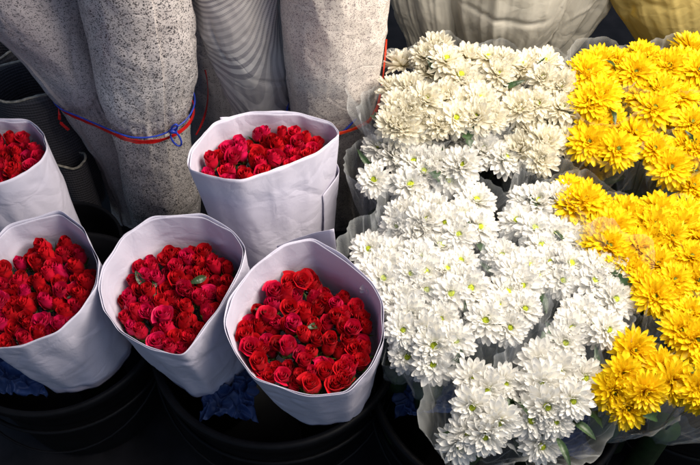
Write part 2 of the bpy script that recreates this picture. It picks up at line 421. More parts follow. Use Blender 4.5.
# ------------------------------------------------------------------ rose bouquets
def resample(P, n):
    P = [Vector(p) for p in P]; N = len(P); d = [0]
    for i in range(N): d.append(d[-1] + (P[(i + 1) % N] - P[i]).length)
    out = []; k = 0
    for i in range(n):
        s = d[-1] * i / n
        while d[k + 1] < s: k += 1
        f = (s - d[k]) / (d[k + 1] - d[k]); out.append(P[k].lerp(P[(k + 1) % N], f))
    return out
def smooth(P, it):
    for _ in range(it): P = [P[i] * .5 + (P[i - 1] + P[(i + 1) % len(P)]) * .25 for i in range(len(P))]
    return P
def inside(p, poly):
    c = False; n = len(poly)
    for i in range(n):
        a, b = poly[i], poly[i - 1]
        if (a.y > p[1]) != (b.y > p[1]) and p[0] < (b.x - a.x) * (p[1] - a.y) / (b.y - a.y) + a.x: c = not c
    return c
RIMS = []
def keep_out(p, gap):
    """move a point off the paper of any rose bouquet it would run into"""
    for c, rim in RIMS:
        d = Vector((p.x - c.x, p.y - c.y))
        if d.length > .3: continue
        u = d.normalized(); best = max(rim, key=lambda q: (q.xy - c.xy).normalized().dot(u)); L = (best.xy - c.xy).length + gap
        if d.length < L: p = Vector((c.x + u.x * L, c.y + u.y * L, p.z))
    return p
def rose_bouquet(rim_px, z0, k, zb, shrink, depth, label, seed, flap=None, drift=(0, 0)):
    r = random.Random(seed)
    pyc = sum(p[1] for p in rim_px) / len(rim_px)
    rim = [at(px, py, z0 + k * (pyc - py) / 70) for px, py in rim_px]
    rim = smooth(resample(rim, 144), 4)
    N = len(rim); c = sum(rim, Vector()) / N
    root = thing('rose_bouquet', label, 'rose bouquet', (c.x, c.y, zb), 'bundles of red roses wrapped in white paper')
    base = Vector((c.x, c.y, zb))
    bc = Vector((c.x + drift[0], c.y + drift[1], zb))
    cre = creases(seed, 46, 0, 1.0, 0, .32, .016, .004)
    def sheet(off, dz, shr, lo=0, hi=N, seedz=0, nv=44, edge_up=None, flo=0.0):
        V = []; UV = []; cnt = hi - lo + (0 if (hi - lo) == N else 1)
        closed = (hi - lo) == N
        for j in range(nv + 1):
            t = flo + (1 - flo) * j / nv
            for q in range(cnt):
                i = (lo + q) % N; p = rim[i]
                out_ = Vector((p.x - c.x, p.y - c.y, 0)); L = out_.length; out_.normalize()
                top = p + out_ * off + Vector((0, 0, dz + .004 * noise.noise(Vector((i * .07, seedz, 0)))))
                rm = .11
                bot = bc + out_ * (L * .55 + rm * .45) * shr + out_ * off
                if edge_up is not None:
                    f = q / (cnt - 1); top = top.lerp(bot, edge_up(f))
                v = bot.lerp(top, t)
                fold = .0035 * noise.noise(Vector((i * .16, t * 1.6, seedz + seed))) * (1 - t * .4) + .007 * noise.noise(Vector((i * .09, t * 3, seedz + seed * 2))) * (1 - t) ** 1.2
                v += out_ * (fold + cre(i / N, t * .32) * min(1, (1 - t) * 6) + .003 * math.sin(t * PI) - .0035 * abs(noise.noise(Vector((i * .05, t * 2.2, seedz + seed * 3)))))
                V.append(v - base)
        Fc = []
        for j in range(nv):
            for q in range(cnt if closed else cnt - 1):
                q2 = (q + 1) % cnt; Fc.append((j * cnt + q, j * cnt + q2, (j + 1) * cnt + q2, (j + 1) * cnt + q))
        if closed and flo == 0.0 and shr < 2:          # closed bottom
            ci = len(V); V.append(bc - base + Vector((0, 0, .004)))
            for q in range(cnt): Fc.append((ci, (q + 1) % cnt, q))
        return V, Fc
    def add(name, vf):
        o = obj(name, mesh(name, vf[0], vf[1], M_paper), root)
        s = o.modifiers.new('thickness', 'SOLIDIFY'); s.thickness = .0006; s.offset = 0
        return o
    add('paper_wrap', sheet(0, 0, shrink))
    add('inner_sheet', sheet(-.0030, -.005 + .003 * r.random(), shrink * .96, seedz=9, flo=.35))
    if flap:
        a, b, fn = flap
        add('paper_flap', sheet(.006, .001, shrink * 1.02, a, b, 4, 44, fn))
    # roses
    inner = [Vector((c.x + (p.x - c.x) * (1 - .0150 / (p - c).xy.length), c.y + (p.y - c.y) * (1 - .0150 / (p - c).xy.length))) for p in rim]
    sp = .0248; xs = [p.x for p in inner]; ys = [p.y for p in inner]
    y = min(ys) - r.random() * sp; row = 0; pts = []
    while y < max(ys):
        x = min(xs) - (sp / 2 if row % 2 else 0)
        while x < max(xs):
            q = (x + r.uniform(-.006, .006), y + r.uniform(-.006, .006))
            if inside(q, inner): pts.append(q)
            x += sp
        y += sp * .866; row += 1
    # plane through the rim
    yf = min(p.y for p in rim); yb = max(p.y for p in rim)
    zf = sum(p.z for p in rim if p.y < yf + .03) / len([p for p in rim if p.y < yf + .03])
    zk = sum(p.z for p in rim if p.y > yb - .03) / len([p for p in rim if p.y > yb - .03])
    for x, y in pts:
        zt = zf + (zk - zf) * (y - yf) / (yb - yf)
        d = Vector((x - c.x, y - c.y)); z = zt - depth - .008 - d.length ** 2 * .5 + r.uniform(-.010, .010)
        sc = r.uniform(.82, 1.04)
        if d.length > .02:                                  # stay clear of the tapering paper
            u = d.normalized(); q = max(rim, key=lambda p: (p.xy - c.xy).normalized().dot(u)); L = (q.xy - c.xy).length
            bl = (L * .55 + .11 * .45) * shrink; tq = (z - .040 - zb) / (q.z - zb); wall = bl + (L - bl) * tq - .0215
            if d.length > wall: x, y = c.x + u.x * wall, c.y + u.y * wall
        zt = zf + .45 * (zk - zf) * (y - yf) / (yb - yf); z = zt - depth + .004 - d.length ** 2 * .3 + r.uniform(-.015, .011)
        jx, jy = r.uniform(-.34, .34), r.uniform(-.36, .34)
        if d.length > .065 and jx * d.x + jy * d.y > 0: jx *= .15; jy *= .15
        nrm = Vector((d.x * .25 + jx, d.y * .25 + jy, 1))
        M = Matrix.Translation(Vector((x, y, z - .045)) - base) @ align(nrm, r.uniform(0, 6.28)) @ Matrix.Scale(sc, 4)
        o = obj('rose', ROSE[r.randrange(6)], root, M)
        obj('sepals', SEPAL[r.randrange(3)], o); 
        if r.random() < .6 and d.length < .06: obj('stem', ROSESTEM, o)
    for i in range(len(pts) // 8):
        x, y = r.choice(pts); x += sp * .5; zt = zf + (zk - zf) * (y - yf) / (yb - yf)
        if not inside((c.x + (x - c.x) * 1.4, c.y + (y - c.y) * 1.4), inner): continue
        M = Matrix.Translation(Vector((x, y, zt - depth - .030)) - base) @ align((r.uniform(-1, 1), r.uniform(-1, 1), .7), r.uniform(0, 6)) 
        obj('leaf', ROSELEAF[i % 2], root, M)
    RIMS.append((c, rim))
    b0 = bc - base
    obj('stem_bundle', mesh('stem_bundle', *tube([b0 + Vector((0, 0, .02)), b0, b0 - Vector((0, 0, zb - .036))], [.065, .06, .05], 16), M_stem), root)
    return root, c

rose_bouquet([(-62, 160), (-55, 130), (-12, 118), (30, 119), (44, 133), (48, 150), (40, 162), (18, 176), (-5, 185), (-40, 188)], .60, -.02, .26, .82, .03,
             'rose bouquet in white paper at the left edge, farthest back against the grey nets', 101, drift=(.02, -.01))
rose_bouquet([(-28, 300), (-22, 255), (8, 224), (60, 210), (84, 228), (99, 260), (97, 285), (82, 308), (58, 332), (20, 346), (-14, 350)], .57, .02, .30, .84, .022,
             'rose bouquet in white paper cut off by the left edge, in front of another', 102, drift=(.02, .01))
rose_bouquet([(98, 290), (101, 268), (122, 235), (152, 216), (202, 213), (233, 230), (247, 248), (243, 266), (222, 305), (183, 357), (150, 349), (118, 332), (103, 310)], .57, .03, .30, .80, .026,
             'rose bouquet in white paper with a pointed front fold, directly left of the frontmost one', 103,
             flap=(20, 66, lambda f: .02 + .5 * f ** 2), drift=(.03, .0))
rose_bouquet([(223, 325), (229, 298), (250, 268), (283, 243), (312, 237), (345, 256), (374, 283), (384, 302), (384, 340), (372, 366), (348, 393), (310, 398), (252, 379), (233, 352)], .57, .03, .32, .80, .018,
             'frontmost and largest rose bouquet in white paper, beside the white flowers', 104, drift=(.02, .01))
rose_bouquet([(187, 168), (189, 150), (212, 122), (250, 111), (300, 112), (332, 122), (341, 134), (318, 152), (283, 167), (240, 181), (208, 176)], .64, -.015, .28, .80, .036,
             'tall rose bouquet in folded white paper standing behind, in front of the striped newspaper roll', 105,
             flap=(30, 92, lambda f: .0 + .35 * f), drift=(.015, -.02))

# ------------------------------------------------------------------ chrysanthemum bouquets
def zlift(py): return .10 * sm(195, 60, py) if py < 195 else 0
def mum_bouquet(name, cat, heads, z0, label, meshes, centres, group, seed, scale=1.0, front=0.0, extra=2, stretch=1.0, open_=1.0):
    r = random.Random(seed)
    pts = []
    cpx = sum(h[0] for h in heads) / len(heads); cpy = sum(h[1] for h in heads) / len(heads)
    c0 = at(cpx, cpy, z0 + zlift(cpy))
    for px, py in heads:
        if seed < 300: px = cpx + (px - cpx) * .86; py = cpy + (py - cpy) * .86
        p = at(px, py, z0 + zlift(cpy)); d2 = (p - c0).length_squared
        z = z0 + zlift(cpy) - 4.2 * d2 - front * max(0, c0.y - p.y) + r.uniform(-.006, .006)
        pts.append(keep_out(at(px, py, z), .033))
    c = sum(pts, Vector()) / len(pts); zt = max(p.z for p in pts)
    rad = max(.055, max(((p - c).xy.length for p in pts))) + .022
    base = Vector((c.x, c.y + .02, .036))
    root = thing(name, label, cat, base, group)
    gath = Vector((c.x, c.y + .02, c.z - .24))
    for p in pts:
        d = (p - c); nrm = Vector((d.x * 5.5, d.y * 5.5 - .28 - front * 1.5, 1)) + Vector((r.uniform(-.2, .2), r.uniform(-.2, .2), 0))
        sc = scale * r.uniform(.84, 1.10)
        M = Matrix.Translation(p - base - nrm.normalized() * .006) @ align(nrm, r.uniform(0, 6.28)) @ Matrix.Diagonal((sc, sc, sc * stretch, 1))
        o = obj('flower', r.choice(meshes), root, M)
        ce = r.choice(centres); obj('flower_centre', ce, o)
        g = M.inverted() @ (gath - base + Vector((d.x * .15, d.y * .15, 0)))
        obj('stem', mesh('stem', *tube([(0, 0, .003), (0, 0, -.02), g * .5 + Vector((0, 0, -.02)), g], .0018, 6), M_stem), o)
    for i in range(extra + 1):                              # leaves between the heads
        a = r.uniform(0, 6.28); rr = rad * r.uniform(.2, .72)
        p = Vector((c.x + rr * math.cos(a), c.y + rr * math.sin(a), c.z - r.uniform(.012, .035))); p = keep_out(p, .055)
        M = Matrix.Translation(p - base) @ align((math.cos(a) * .6, math.sin(a) * .6, .9), r.uniform(0, 6.28)) @ Matrix.Rotation(R(-45), 4, 'Y')
        obj('leaf', r.choice(MUMLEAF), root, M)
    # film sleeve: cone of clear film with folds
    n, nv = 120, 22; V = []; E = []
    ph = r.uniform(0, 6)
    ztop = c.z + (r.uniform(.012, .034) if seed < 300 else r.uniform(-.008, .006)) - front * .03; tilt = (.35 if seed < 300 else 0) + front * .5
    for j in range(nv + 1):
        t = j / nv
        for i in range(n):
            a = 2 * PI * i / n
            rr = (.022 + (rad * 1.04 * open_ - .022) * t ** .75)
            fo = (.05 * noise.noise(Vector((math.cos(a) * 2.2, math.sin(a) * 2.2, seed + t * .8))) + .03 * noise.noise(Vector((math.cos(a) * 6, math.sin(a) * 6, seed + t * 1.4)))+ .012 * noise.noise(Vector((math.cos(a) * 14, math.sin(a) * 14, seed + t * 4))) - .05 * abs(noise.noise(Vector((math.cos(a) * 4, math.sin(a) * 4, seed * 3 + t * 2)))))
            rr *= 1 + fo * (1.6 - .4 * t) * 1.8
            zz = gath.z + (ztop - gath.z) * t + t * t * (.045 if seed < 300 else .022) * noise.noise(Vector((math.cos(a) * 1.3 + ph, math.sin(a) * 1.3, seed)))
            cc = gath.lerp(Vector((c.x, c.y, 0)), t)
            zz += t * t * tilt * rr * math.sin(a)
            V.append(keep_out(Vector((cc.x + rr * math.cos(a), cc.y + rr * math.sin(a), zz)), .006) - base); E.append(.5 if j == nv else (.1 if j == nv - 1 else 0.0))
    Fc = []
    for j in range(nv):
        for i in range(n): i2 = (i + 1) % n; Fc.append((j * n + i, j * n + i2, (j + 1) * n + i2, (j + 1) * n + i))
    obj('film_sleeve', mesh('film_sleeve', V, Fc, M_film, attr={'edge': E}), root)
    # bound stem bundle
    obj('stem_bundle', mesh('stem_bundle', *tube([gath - base + Vector((0, 0, .03)), gath - base, Vector((0, 0, 0))], [.03, .022, .03], 12), M_stem), root)
    return root

WG = 'white chrysanthemum bouquets in clear film'; YG = 'yellow chrysanthemum bouquets in clear film'
lower_white = [
 ([(367,247),(392,250),(388,266),(372,271),(381,282)], 'white bouquet touching the right rim of the frontmost rose paper, upper of two', 0),
 ([(400,213),(420,203),(394,228),(419,236),(427,221),(438,206)], 'dim white bouquet in loose film below the dark gap, right of the tall rose bouquet', 0),
 ([(405,254),(421,256),(426,273),(443,243),(427,294),(409,275)], 'narrow upright white bouquet in tight film, second from the rose papers in its row', 0),
 ([(389,302),(398,331),(411,314),(408,362),(404,295)], 'white bouquet leaning on the frontmost rose bouquet, its lowest heads hanging in shade', .25),
 ([(441,316),(434,346),(459,341),(433,368),(422,330)], 'white bouquet with a pointed film bag, left neighbour of the frontmost white one', .3),
 ([(461,259),(445,268),(472,290),(460,281),(450,296)], 'white bouquet in creased film at the centre of the front white block', 0),
 ([(463,214),(482,228),(458,237),(478,197),(443,224)], 'white bouquet at the back of the front block with two wide open flat heads', 0),
 ([(514,273),(499,253),(530,264),(522,288),(540,275)], 'white bouquet with one big open head, just left of the shiny crumpled film', 0),
 ([(497,304),(528,308),(511,330),(483,322),(507,290)], 'white bouquet with the largest snowy head, directly behind the frontmost white one', .1),
 ([(472,373),(489,387),(509,379),(471,406),(502,424),(466,437),(456,450),(486,440)], 'frontmost white bouquet, a squared film bag of green-eyed flowers at the bottom edge', .55),
 ([(540,382),(590,374),(576,401),(560,368),(538,357),(546,407),(540,453),(528,422),(556,425)], 'white bouquet at the bottom with dark leaves, right of the frontmost one', .5),
 ([(537,201),(561,199),(577,207),(520,198)], 'small compact row of white heads touching the yellow flowers, over a shaded gap', 0),
 ([(513,219),(533,227),(558,234),(575,240),(541,247)], 'white bouquet just below the shaded gap in the white block', 0),
 ([(549,262),(572,264),(563,283),(551,247)], 'white bouquet under crumpled glinting film', 0),
 ([(591,253),(611,269),(593,282),(617,303),(600,268)], 'white bouquet bulging against the yellow flowers on the right border of the white block', 0),
 ([(581,313),(612,330),(570,328),(562,345),(596,322)], 'white bouquet with two large heads above the small front yellow one', .15),
]
for i, (h, lab, fr) in enumerate(lower_white):
    mum_bouquet('chrysanthemum_bouquet', 'flower bouquet', h, .56, lab, WH if i not in (1, 11) else WH[:1] + WF, CW, WG, 200 + i, 1.06, fr, open_=1.16 if fr >= .5 else 1.0)
upper_white = [
 ([(379,147),(374,180),(395,155)], 'white bouquet at the left end of the back block with one large wide-petalled head', 'w'),
 ([(414,163),(410,185),(433,147),(424,172),(436,165)], 'white bouquet at the front of the back block, beside the large wide-petalled head', 'w'),
 ([(398,107),(394,124),(393,90),(403,128),(401,94)], 'warm-lit white bouquet tucked against the red ribbon of the pale newspaper roll', 'c'),
 ([(410,88),(430,72),(402,64),(410,110),(425,100),(418,128)], 'warm-lit white bouquet second from the pale newspaper roll, in the back block', 'c'),
 ([(445,98),(440,125),(456,118),(462,104),(448,78)], 'warm-lit white bouquet in the middle of the back block beside a dark leaf tip', 'c'),
 ([(425,56),(446,60),(468,57),(460,76),(437,48)], 'warm-lit white bouquet in the last row under the white tissue wraps, shaded by them', 'c'),
 ([(466,140),(462,165),(498,132),(505,158),(482,150),(450,180)], 'white bouquet at the front of the back block, with a snowy drooping head', 'w'),
 ([(530,130),(545,142),(541,160),(568,138),(556,122),(520,150)], 'warm-lit white bouquet at the front right of the back block, over the dark gap', 'c'),
 ([(525,66),(543,78),(560,86),(577,76),(545,62)], 'warm-lit white bouquet at the back right of the white block, beside yellow flowers', 'c'),
 ([(505,92),(520,108),(538,104),(562,108),(512,78),(573,100)], 'warm-lit white bouquet right of the middle of the back block, behind the one over the gap', 'c'),
 ([(480,100),(492,118),(470,88),(486,82),(476,118)], 'warm-lit white bouquet in the middle of the back block with a grey leaf between heads', 'c'),
 ([(488,58),(506,62),(498,74)], 'warm-lit white heads in the last row directly under the biggest tissue wrap', 'c'),
]
for i, (h, lab, kd) in enumerate(upper_white):
    mum_bouquet('chrysanthemum_bouquet', 'flower bouquet', h, .56, lab, (WH + WF) if kd == 'w' else WARM, CW, WG, 300 + i, 1.1, 0, 2, 1.15)
yellow = [
 ([(600,60),(620,63),(588,72)], 'yellow heads in the last row left of the wrapped glinting ones', .0),
 ([(605,78),(585,86),(602,95),(625,78),(590,103)], 'yellow bouquet at the back left, touching the warm-lit white flowers', .0),
 ([(643,56),(655,64),(636,72)], 'dull yellow bouquet sealed in glinting film under the yellow wrap', .0),
 ([(683,63),(692,48),(699,70),(670,66)], 'yellow bouquet in the back right corner under the yellow wrap', .0),
 ([(640,94),(662,90),(683,96),(655,108),(672,80)], 'yellow bouquet in the middle of the back yellow block', .0),
 ([(611,122),(592,122),(618,149),(602,110),(635,132),(589,142)], 'yellow bouquet at the front left of the back block, heads over the dark gap', .0),
 ([(588,168),(603,162)], 'small shaded yellow spray low in the dark gap', -.08),
 ([(668,117),(652,122),(687,145),(671,167),(655,148)], 'yellow bouquet with a big head over the right side of the dark gap', .0),
 ([(692,122),(699,147),(697,100),(706,125)], 'yellow bouquet cut by the right edge in the back block', .0),
 ([(693,186),(699,172),(704,195)], 'orange-yellow shaded heads at the right edge between the two yellow blocks', -.03),
 ([(572,190),(585,199),(598,207),(574,205)], 'yellow bouquet beside the compact row of white heads', .0),
 ([(605,216),(625,212),(615,228),(640,222),(600,233)], 'yellow bouquet below the dark gap, behind a green leaf', .0),
 ([(627,240),(610,246),(641,250),(597,242),(622,262),(636,272)], 'yellow bouquet touching the right-hand white flowers', .0),
 ([(660,210),(672,236),(655,224),(683,226),(650,240),(690,215)], 'yellow bouquet in front of the right part of the dark gap', .0),
 ([(658,264),(644,282),(675,280),(655,296),(668,300),(680,262)], 'yellow bouquet in the middle of the front yellow block', .0),
 ([(692,256),(699,280),(700,238),(710,262)], 'yellow bouquet cut by the right edge in the front block', .0),
 ([(634,350),(662,367),(624,373),(646,392),(674,382),(614,392),(628,408)], 'frontmost yellow bouquet, a small round one standing apart over the black bucket', .0),
 ([(690,312),(681,330),(697,340),(703,320)], 'yellow bouquet at the right edge just behind the frontmost yellow one', .0),
 ([(700,388),(710,368),(712,395)], 'yellow heads just entering at the right edge low down', .0),
]
for i, (h, lab, dz) in enumerate(yellow):
    mum_bouquet('chrysanthemum_bouquet', 'flower bouquet', h, .57 + dz, lab, YE, CY, YG, 400 + i, 1.02 if i > 9 else 1.08, .4 if i == 16 else 0.0, 2, 1.1)

# ------------------------------------------------------------------ newspaper rolls and tissue wraps
def roll(name, cat, label, st, y0, lean, mat, seed, top=1.15, crump=.006, seam=1.2, group=None, flat=.85, ydepth=None, pleat=0.0, pinch=None):
    """st: stations (px, py, width_px) from bottom to top, on the plane y = y0 + lean * (z - .2)"""
    S = []
    for px, py, w in st:
        y = y0
        for _ in range(6): p = aty(px, py, y); y = y0 + lean * (p.z - .2)
        p = aty(px, py, y); S.append((p, w / 2 * proj(p)[2] / F))
    p0, r0 = S[0]
    if p0.z > .08: S.insert(0, (Vector((p0.x, p0.y, .05)), r0 * .92))
    pl, rl = S[-1]; pm, rm = S[-2]
    if pl.z < top:
        g = (top - pl.z) / max(.05, (pl.z - pm.z)); g = min(g, 2.5)
        S.append((pl + (pl - pm) * g * .5, rl + (rl - rm) * .25)); S.append((pl + (pl - pm) * g, rl * 1.03 + (rl - rm) * .3))
    n = 260; nv = 170; V, Fc, UV = [], [], []; base = S[0][0].copy()
    tot = len(S) - 1; vv = 0; prev = None
    zs = [s[0].z for s in S]; cre = creases(seed * 7 + 1, 46, 0, .70, zs[0], zs[-1], .022, .0065 if not pleat else .009)
    for j in range(nv + 1):
        z = zs[0] + (zs[-1] - zs[0]) * j / nv
        k = 0
        while k < tot - 1 and zs[k + 1] < z: k += 1
        f = (z - zs[k]) / (zs[k + 1] - zs[k]); f = max(0, min(1, f))
        # catmull-ish smoothing
        P = [S[max(0, k - 1)], S[k], S[k + 1], S[min(tot, k + 2)]]
        def cr(a, b, c, d): return .5 * ((2 * b) + (-a + c) * f + (2 * a - 5 * b + 4 * c - d) * f * f + (-a + 3 * b - 3 * c + d) * f ** 3)
        x = cr(*[q[0].x for q in P]); y = cr(*[q[0].y for q in P]); rr = cr(*[q[1] for q in P])
        for i in range(n + 1):
            a = 2 * PI * i / n + seam
            u = i / n
            cx_, cy_ = math.cos(a), math.sin(a)
            sp_ = .007 * (u - .5)
            q = Vector((cx_ * 1.1, cy_ * 1.1, z * 2.2 + seed))
            d = crump * (2.0 * noise.noise(q * 1.2) + 1.0 * (abs(noise.noise(Vector((q.x, q.y, q.z * 2.2)) * 1.3)) * -1.4 + .2) + .35 * (abs(noise.noise(Vector((q.x, q.y, q.z * 3)) * 3.1)) * -1 + .2) + .18 * noise.noise(q * 6))
            d += pleat * (.7 * noise.noise(Vector((cx_ * 2.2, cy_ * 2.2, z * 1.2 + seed))) - .55 * abs(noise.noise(Vector((cx_ * 3.4, cy_ * 3.4, z * .9 + seed)))) - .3 * abs(noise.noise(Vector((cx_ * 7, cy_ * 7, z * 2.4 + seed)))) - .12 * abs(noise.noise(Vector((cx_ * 9, cy_ * 9, z * 16 + seed)))) + .3)
            d += cre(u * 2 * PI * .1, z)
            if pinch:
                g = math.exp(-((z - pinch) / .05) ** 2)
                d += -.006 * math.exp(-((z - pinch) / .018) ** 2) + g * (.007 * noise.noise(Vector((cx_ * 7, cy_ * 7, seed))) - .003)
            R_ = rr + sp_ + d
            V.append(Vector((x + R_ * cx_, y + R_ * cy_ * flat, z)) - base); UV.append((u * 2 * PI * .1, z + seed))
    for j in range(nv):
        for i in range(n): a = j * (n + 1) + i; Fc.append((a, a + 1, a + n + 2, a + n + 1))
        a = j * (n + 1); Fc.append((a + n, a, a + n + 1, a + 2 * n + 1))
    Fc.append(tuple(range(n + 1))[::-1])
    # folded-in top
    o = len(V); top_c = sum((V[nv * (n + 1) + i] for i in range(n)), Vector()) / n
    for i in range(n + 1): V.append(V[nv * (n + 1) + i].lerp(top_c, .35) + Vector((0, 0, -.03))); UV.append((UV[i][0], 2.))
    for i in range(n): a = nv * (n + 1) + i; Fc.append((a, a + 1, o + i + 1, o + i))
    o2 = len(V); V.append(top_c + Vector((0, 0, -.05))); UV.append((0, 2.))
    for i in range(n): Fc.append((o + i, o + i + 1, o2))
    ob = obj(name, mesh(name, V, Fc, mat, uv=UV)); ob.location = base
    tag(ob, label, cat, group)
    return S
NG = 'flower bundles rolled in newspaper'
ROLLY = .44
zc = aty(140, 134, ROLLY - .12).z
SA = roll('newspaper_roll', 'newspaper roll', 'leftmost newspaper roll, fine grey speckle, widening upwards', [(142, 235, 46), (130, 190, 44), (108, 132, 50), (82, 85, 64), (58, 43, 84), (28, 0, 116)], ROLLY + .02, -.1, M_newsA, 1, group=NG, seam=-2.15, pinch=zc + .01)
SB = roll('newspaper_roll', 'newspaper roll', 'newspaper roll with coarse black speckle, second from the left', [(172, 235, 62), (163, 190, 76), (153, 135, 78), (147, 90, 94), (142, 45, 107), (134, 0, 113)], ROLLY - .03, -.1, M_newsB, 2, group=NG, seam=-1.05, pinch=zc)
SCc = roll('newspaper_roll', 'newspaper roll', 'newspaper roll printed with curved stripes, between two speckled ones', [(268, 150, 50), (260, 105, 62), (250, 60, 78), (240, 20, 88), (234, -15, 96)], ROLLY + .05, -.1, M_newsC, 3, group=NG)
SD = roll('newspaper_roll', 'newspaper roll', 'pale warm-lit newspaper roll beside the white flowers', [(335, 175, 60), (332, 128, 78), (332, 90, 92), (333, 45, 104), (334, 0, 110)], ROLLY + .0, -.1, M_newsD, 4, group=NG)
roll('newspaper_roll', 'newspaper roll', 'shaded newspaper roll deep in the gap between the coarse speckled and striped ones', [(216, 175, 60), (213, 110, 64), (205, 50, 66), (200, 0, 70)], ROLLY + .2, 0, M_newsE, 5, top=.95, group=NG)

# cords round pairs of rolls
def section(S, z):
    for k in range(len(S) - 1):
        if S[k][0].z <= z <= S[k + 1][0].z:
            f = (z - S[k][0].z) / (S[k + 1][0].z - S[k][0].z); p = S[k][0].lerp(S[k + 1][0], f); return p, S[k][1] + (S[k + 1][1] - S[k][1]) * f
    return S[-1]
def hull(pts):
    pts = sorted(pts); 
    def half(ps):
        h = []
        for p in ps:
            while len(h) > 1 and (h[-1][0] - h[-2][0]) * (p[1] - h[-2][1]) - (h[-1][1] - h[-2][1]) * (p[0] - h[-2][0]) <= 0: h.pop()
            h.append(p)
        return h
    a = half(pts); b = half(pts[::-1]); return a[:-1] + b[:-1]
def cord_path(S1, S2, z, slope, slx=0, wob=.002, off=.006):
    pts = []
    for S in (S1, S2):
        p, rr = section(S, z)
        for k in range(48): a = 2 * PI * k / 48; pts.append((p.x + (rr + off) * math.cos(a), p.y + (rr * .85 + off) * math.sin(a)))
    h = hull(pts); yf = min(p[1] for p in h); xm = sum(p[0] for p in h) / len(h)
    P = resample([Vector((x, y, z + slope * (y - yf) + slx * (x - xm))) for x, y in h], 120)
    return [p + Vector((0, 0, wob * noise.noise(p * 20))) for p in P]
def ribbon(path, w, thick, closed=True):
    V, Fc = [], []; N = len(path)
    for i, p in enumerate(path):
        q = path[(i + 1) % N] if (closed or i < N - 1) else p; o = path[i - 1] if (i or closed) else p
        t = (q - o).normalized(); up = Vector((0, 0, 1)); s = t.cross(up); s.normalize() if s.length > .1 else None
        u = s.cross(t); ww = w * (.75 + .5 * noise.noise(p * 40)); rot = .5 * noise.noise(p * 13)
        u2 = u * math.cos(rot) + s * math.sin(rot)
        for a, b in ((1, 1), (1, -1), (-1, -1), (-1, 1)): V.append(p + u2 * ww / 2 * a + s * thick / 2 * b)
    for i in range(N if closed else N - 1):
        j = (i + 1) % N
        for k in range(4): k2 = (k + 1) % 4; Fc.append((i * 4 + k, i * 4 + k2, j * 4 + k2, j * 4 + k))
    return V, Fc
zc = aty(140, 134, ROLLY - .12).z
pa = cord_path(SA, SB, zc, .10, off=.004)
tag(obj('plastic_ribbon', mesh('plastic_ribbon', *merge([ribbon(pa, .012, .002)] ), M_redcord, False)), 'shiny red ribbon tied round the two left newspaper rolls', 'ribbon')
pb = cord_path(SA, SB, zc + .016, .14, slx=.05, off=.007)
# bow on the front of the coarse roll
fx = aty(171, 128, ROLLY - .15).x
pf = min((p for p in pb if p.y < ROLLY), key=lambda p: abs(p.x - fx)) + Vector((0, -.004, 0))
loop1 = [pf + Vector((.010 * math.sin(a) + .004 * (1 - math.cos(a)), -.008 * math.sin(a / 2), -.020 * (1 - math.cos(a)))) for a in [2 * PI * k / 24 for k in range(25)]]
loop2 = [pf + Vector((.006 * math.sin(a) + .006 * (1 - math.cos(a)), -.008 * math.sin(a / 2), .013 * (1 - math.cos(a)))) for a in [2 * PI * k / 24 for k in range(25)]]
tag(obj('blue_cord', mesh('blue_cord', *merge([tube(pb, .0019, 6, True), tube(loop1, .0022, 6), tube(loop2, .0024, 6), tube([pf + Vector((-.006, -.002, 0)), pf + Vector((0, -.006, .003)), pf + Vector((.007, -.002, -.002))], .005, 8)]), M_blue)), 'blue cord tied in a bow on the coarse speckled roll', 'cord')
lp = min(pa, key=lambda p: p.x); 
tail = [lp + Vector((.006 + .012 * t + .005 * math.sin(t * 7), -.03 * sm(0, .3, t) - .02, .012 - .075 * t)) for t in [k / 20 for k in range(21)]]
tag(obj('ribbon_tail', mesh('ribbon_tail', *ribbon(tail, .009, .002, False), M_redcord, False)), 'loose twisted end of red ribbon hanging left of the rolls', 'ribbon')
zc2 = aty(345, 130, ROLLY - .11).z
kp = [Vector(aty(px, py, y)) for px, py, y in ((386.5, 40, ROLLY - .02), (385, 60, ROLLY - .03), (382, 85, ROLLY - .045), (377.5, 108, ROLLY - .06), (369, 122, ROLLY - .085), (352, 130, ROLLY - .115), (330, 136, ROLLY - .125), (305, 138, ROLLY - .11))]
pc = []
for k in range(len(kp) - 1):
    for q in range(6): pc.append(kp[k].lerp(kp[k + 1], q / 6))
for _ in range(3): pc = [pc[0]] + [pc[i - 1] * .25 + pc[i] * .5 + pc[i + 1] * .25 for i in range(1, len(pc) - 1)] + [pc[-1]]
tag(obj('plastic_ribbon', mesh('plastic_ribbon', *ribbon(pc, .008, .003, False), M_orange, False)), 'orange-red ribbon round the pale newspaper roll next to the white flowers', 'ribbon')
pd = cord_path(SD, SD, zc2 - .024, .75, slx=.75, off=.008)
tag(obj('blue_cord', mesh('blue_cord', *tube(pd, .0022, 6, True), M_blue)), 'blue cord under the orange-red ribbon on the pale roll', 'cord')
# red ribbon in the gap
g0 = aty(196, 135, ROLLY + .02); g1 = aty(214, 105, ROLLY + .08); g2 = aty(205, 70, ROLLY + .12)
tag(obj('plastic_ribbon', mesh('plastic_ribbon', *ribbon([g0 * (1 - t) ** 2 + g1 * 2 * t * (1 - t) + g2 * t * t for t in [k / 20 for k in range(21)]], .007, .002, False), M_redcord, False)), 'dark red ribbon slanting in the gap between the coarse and striped rolls', 'ribbon')

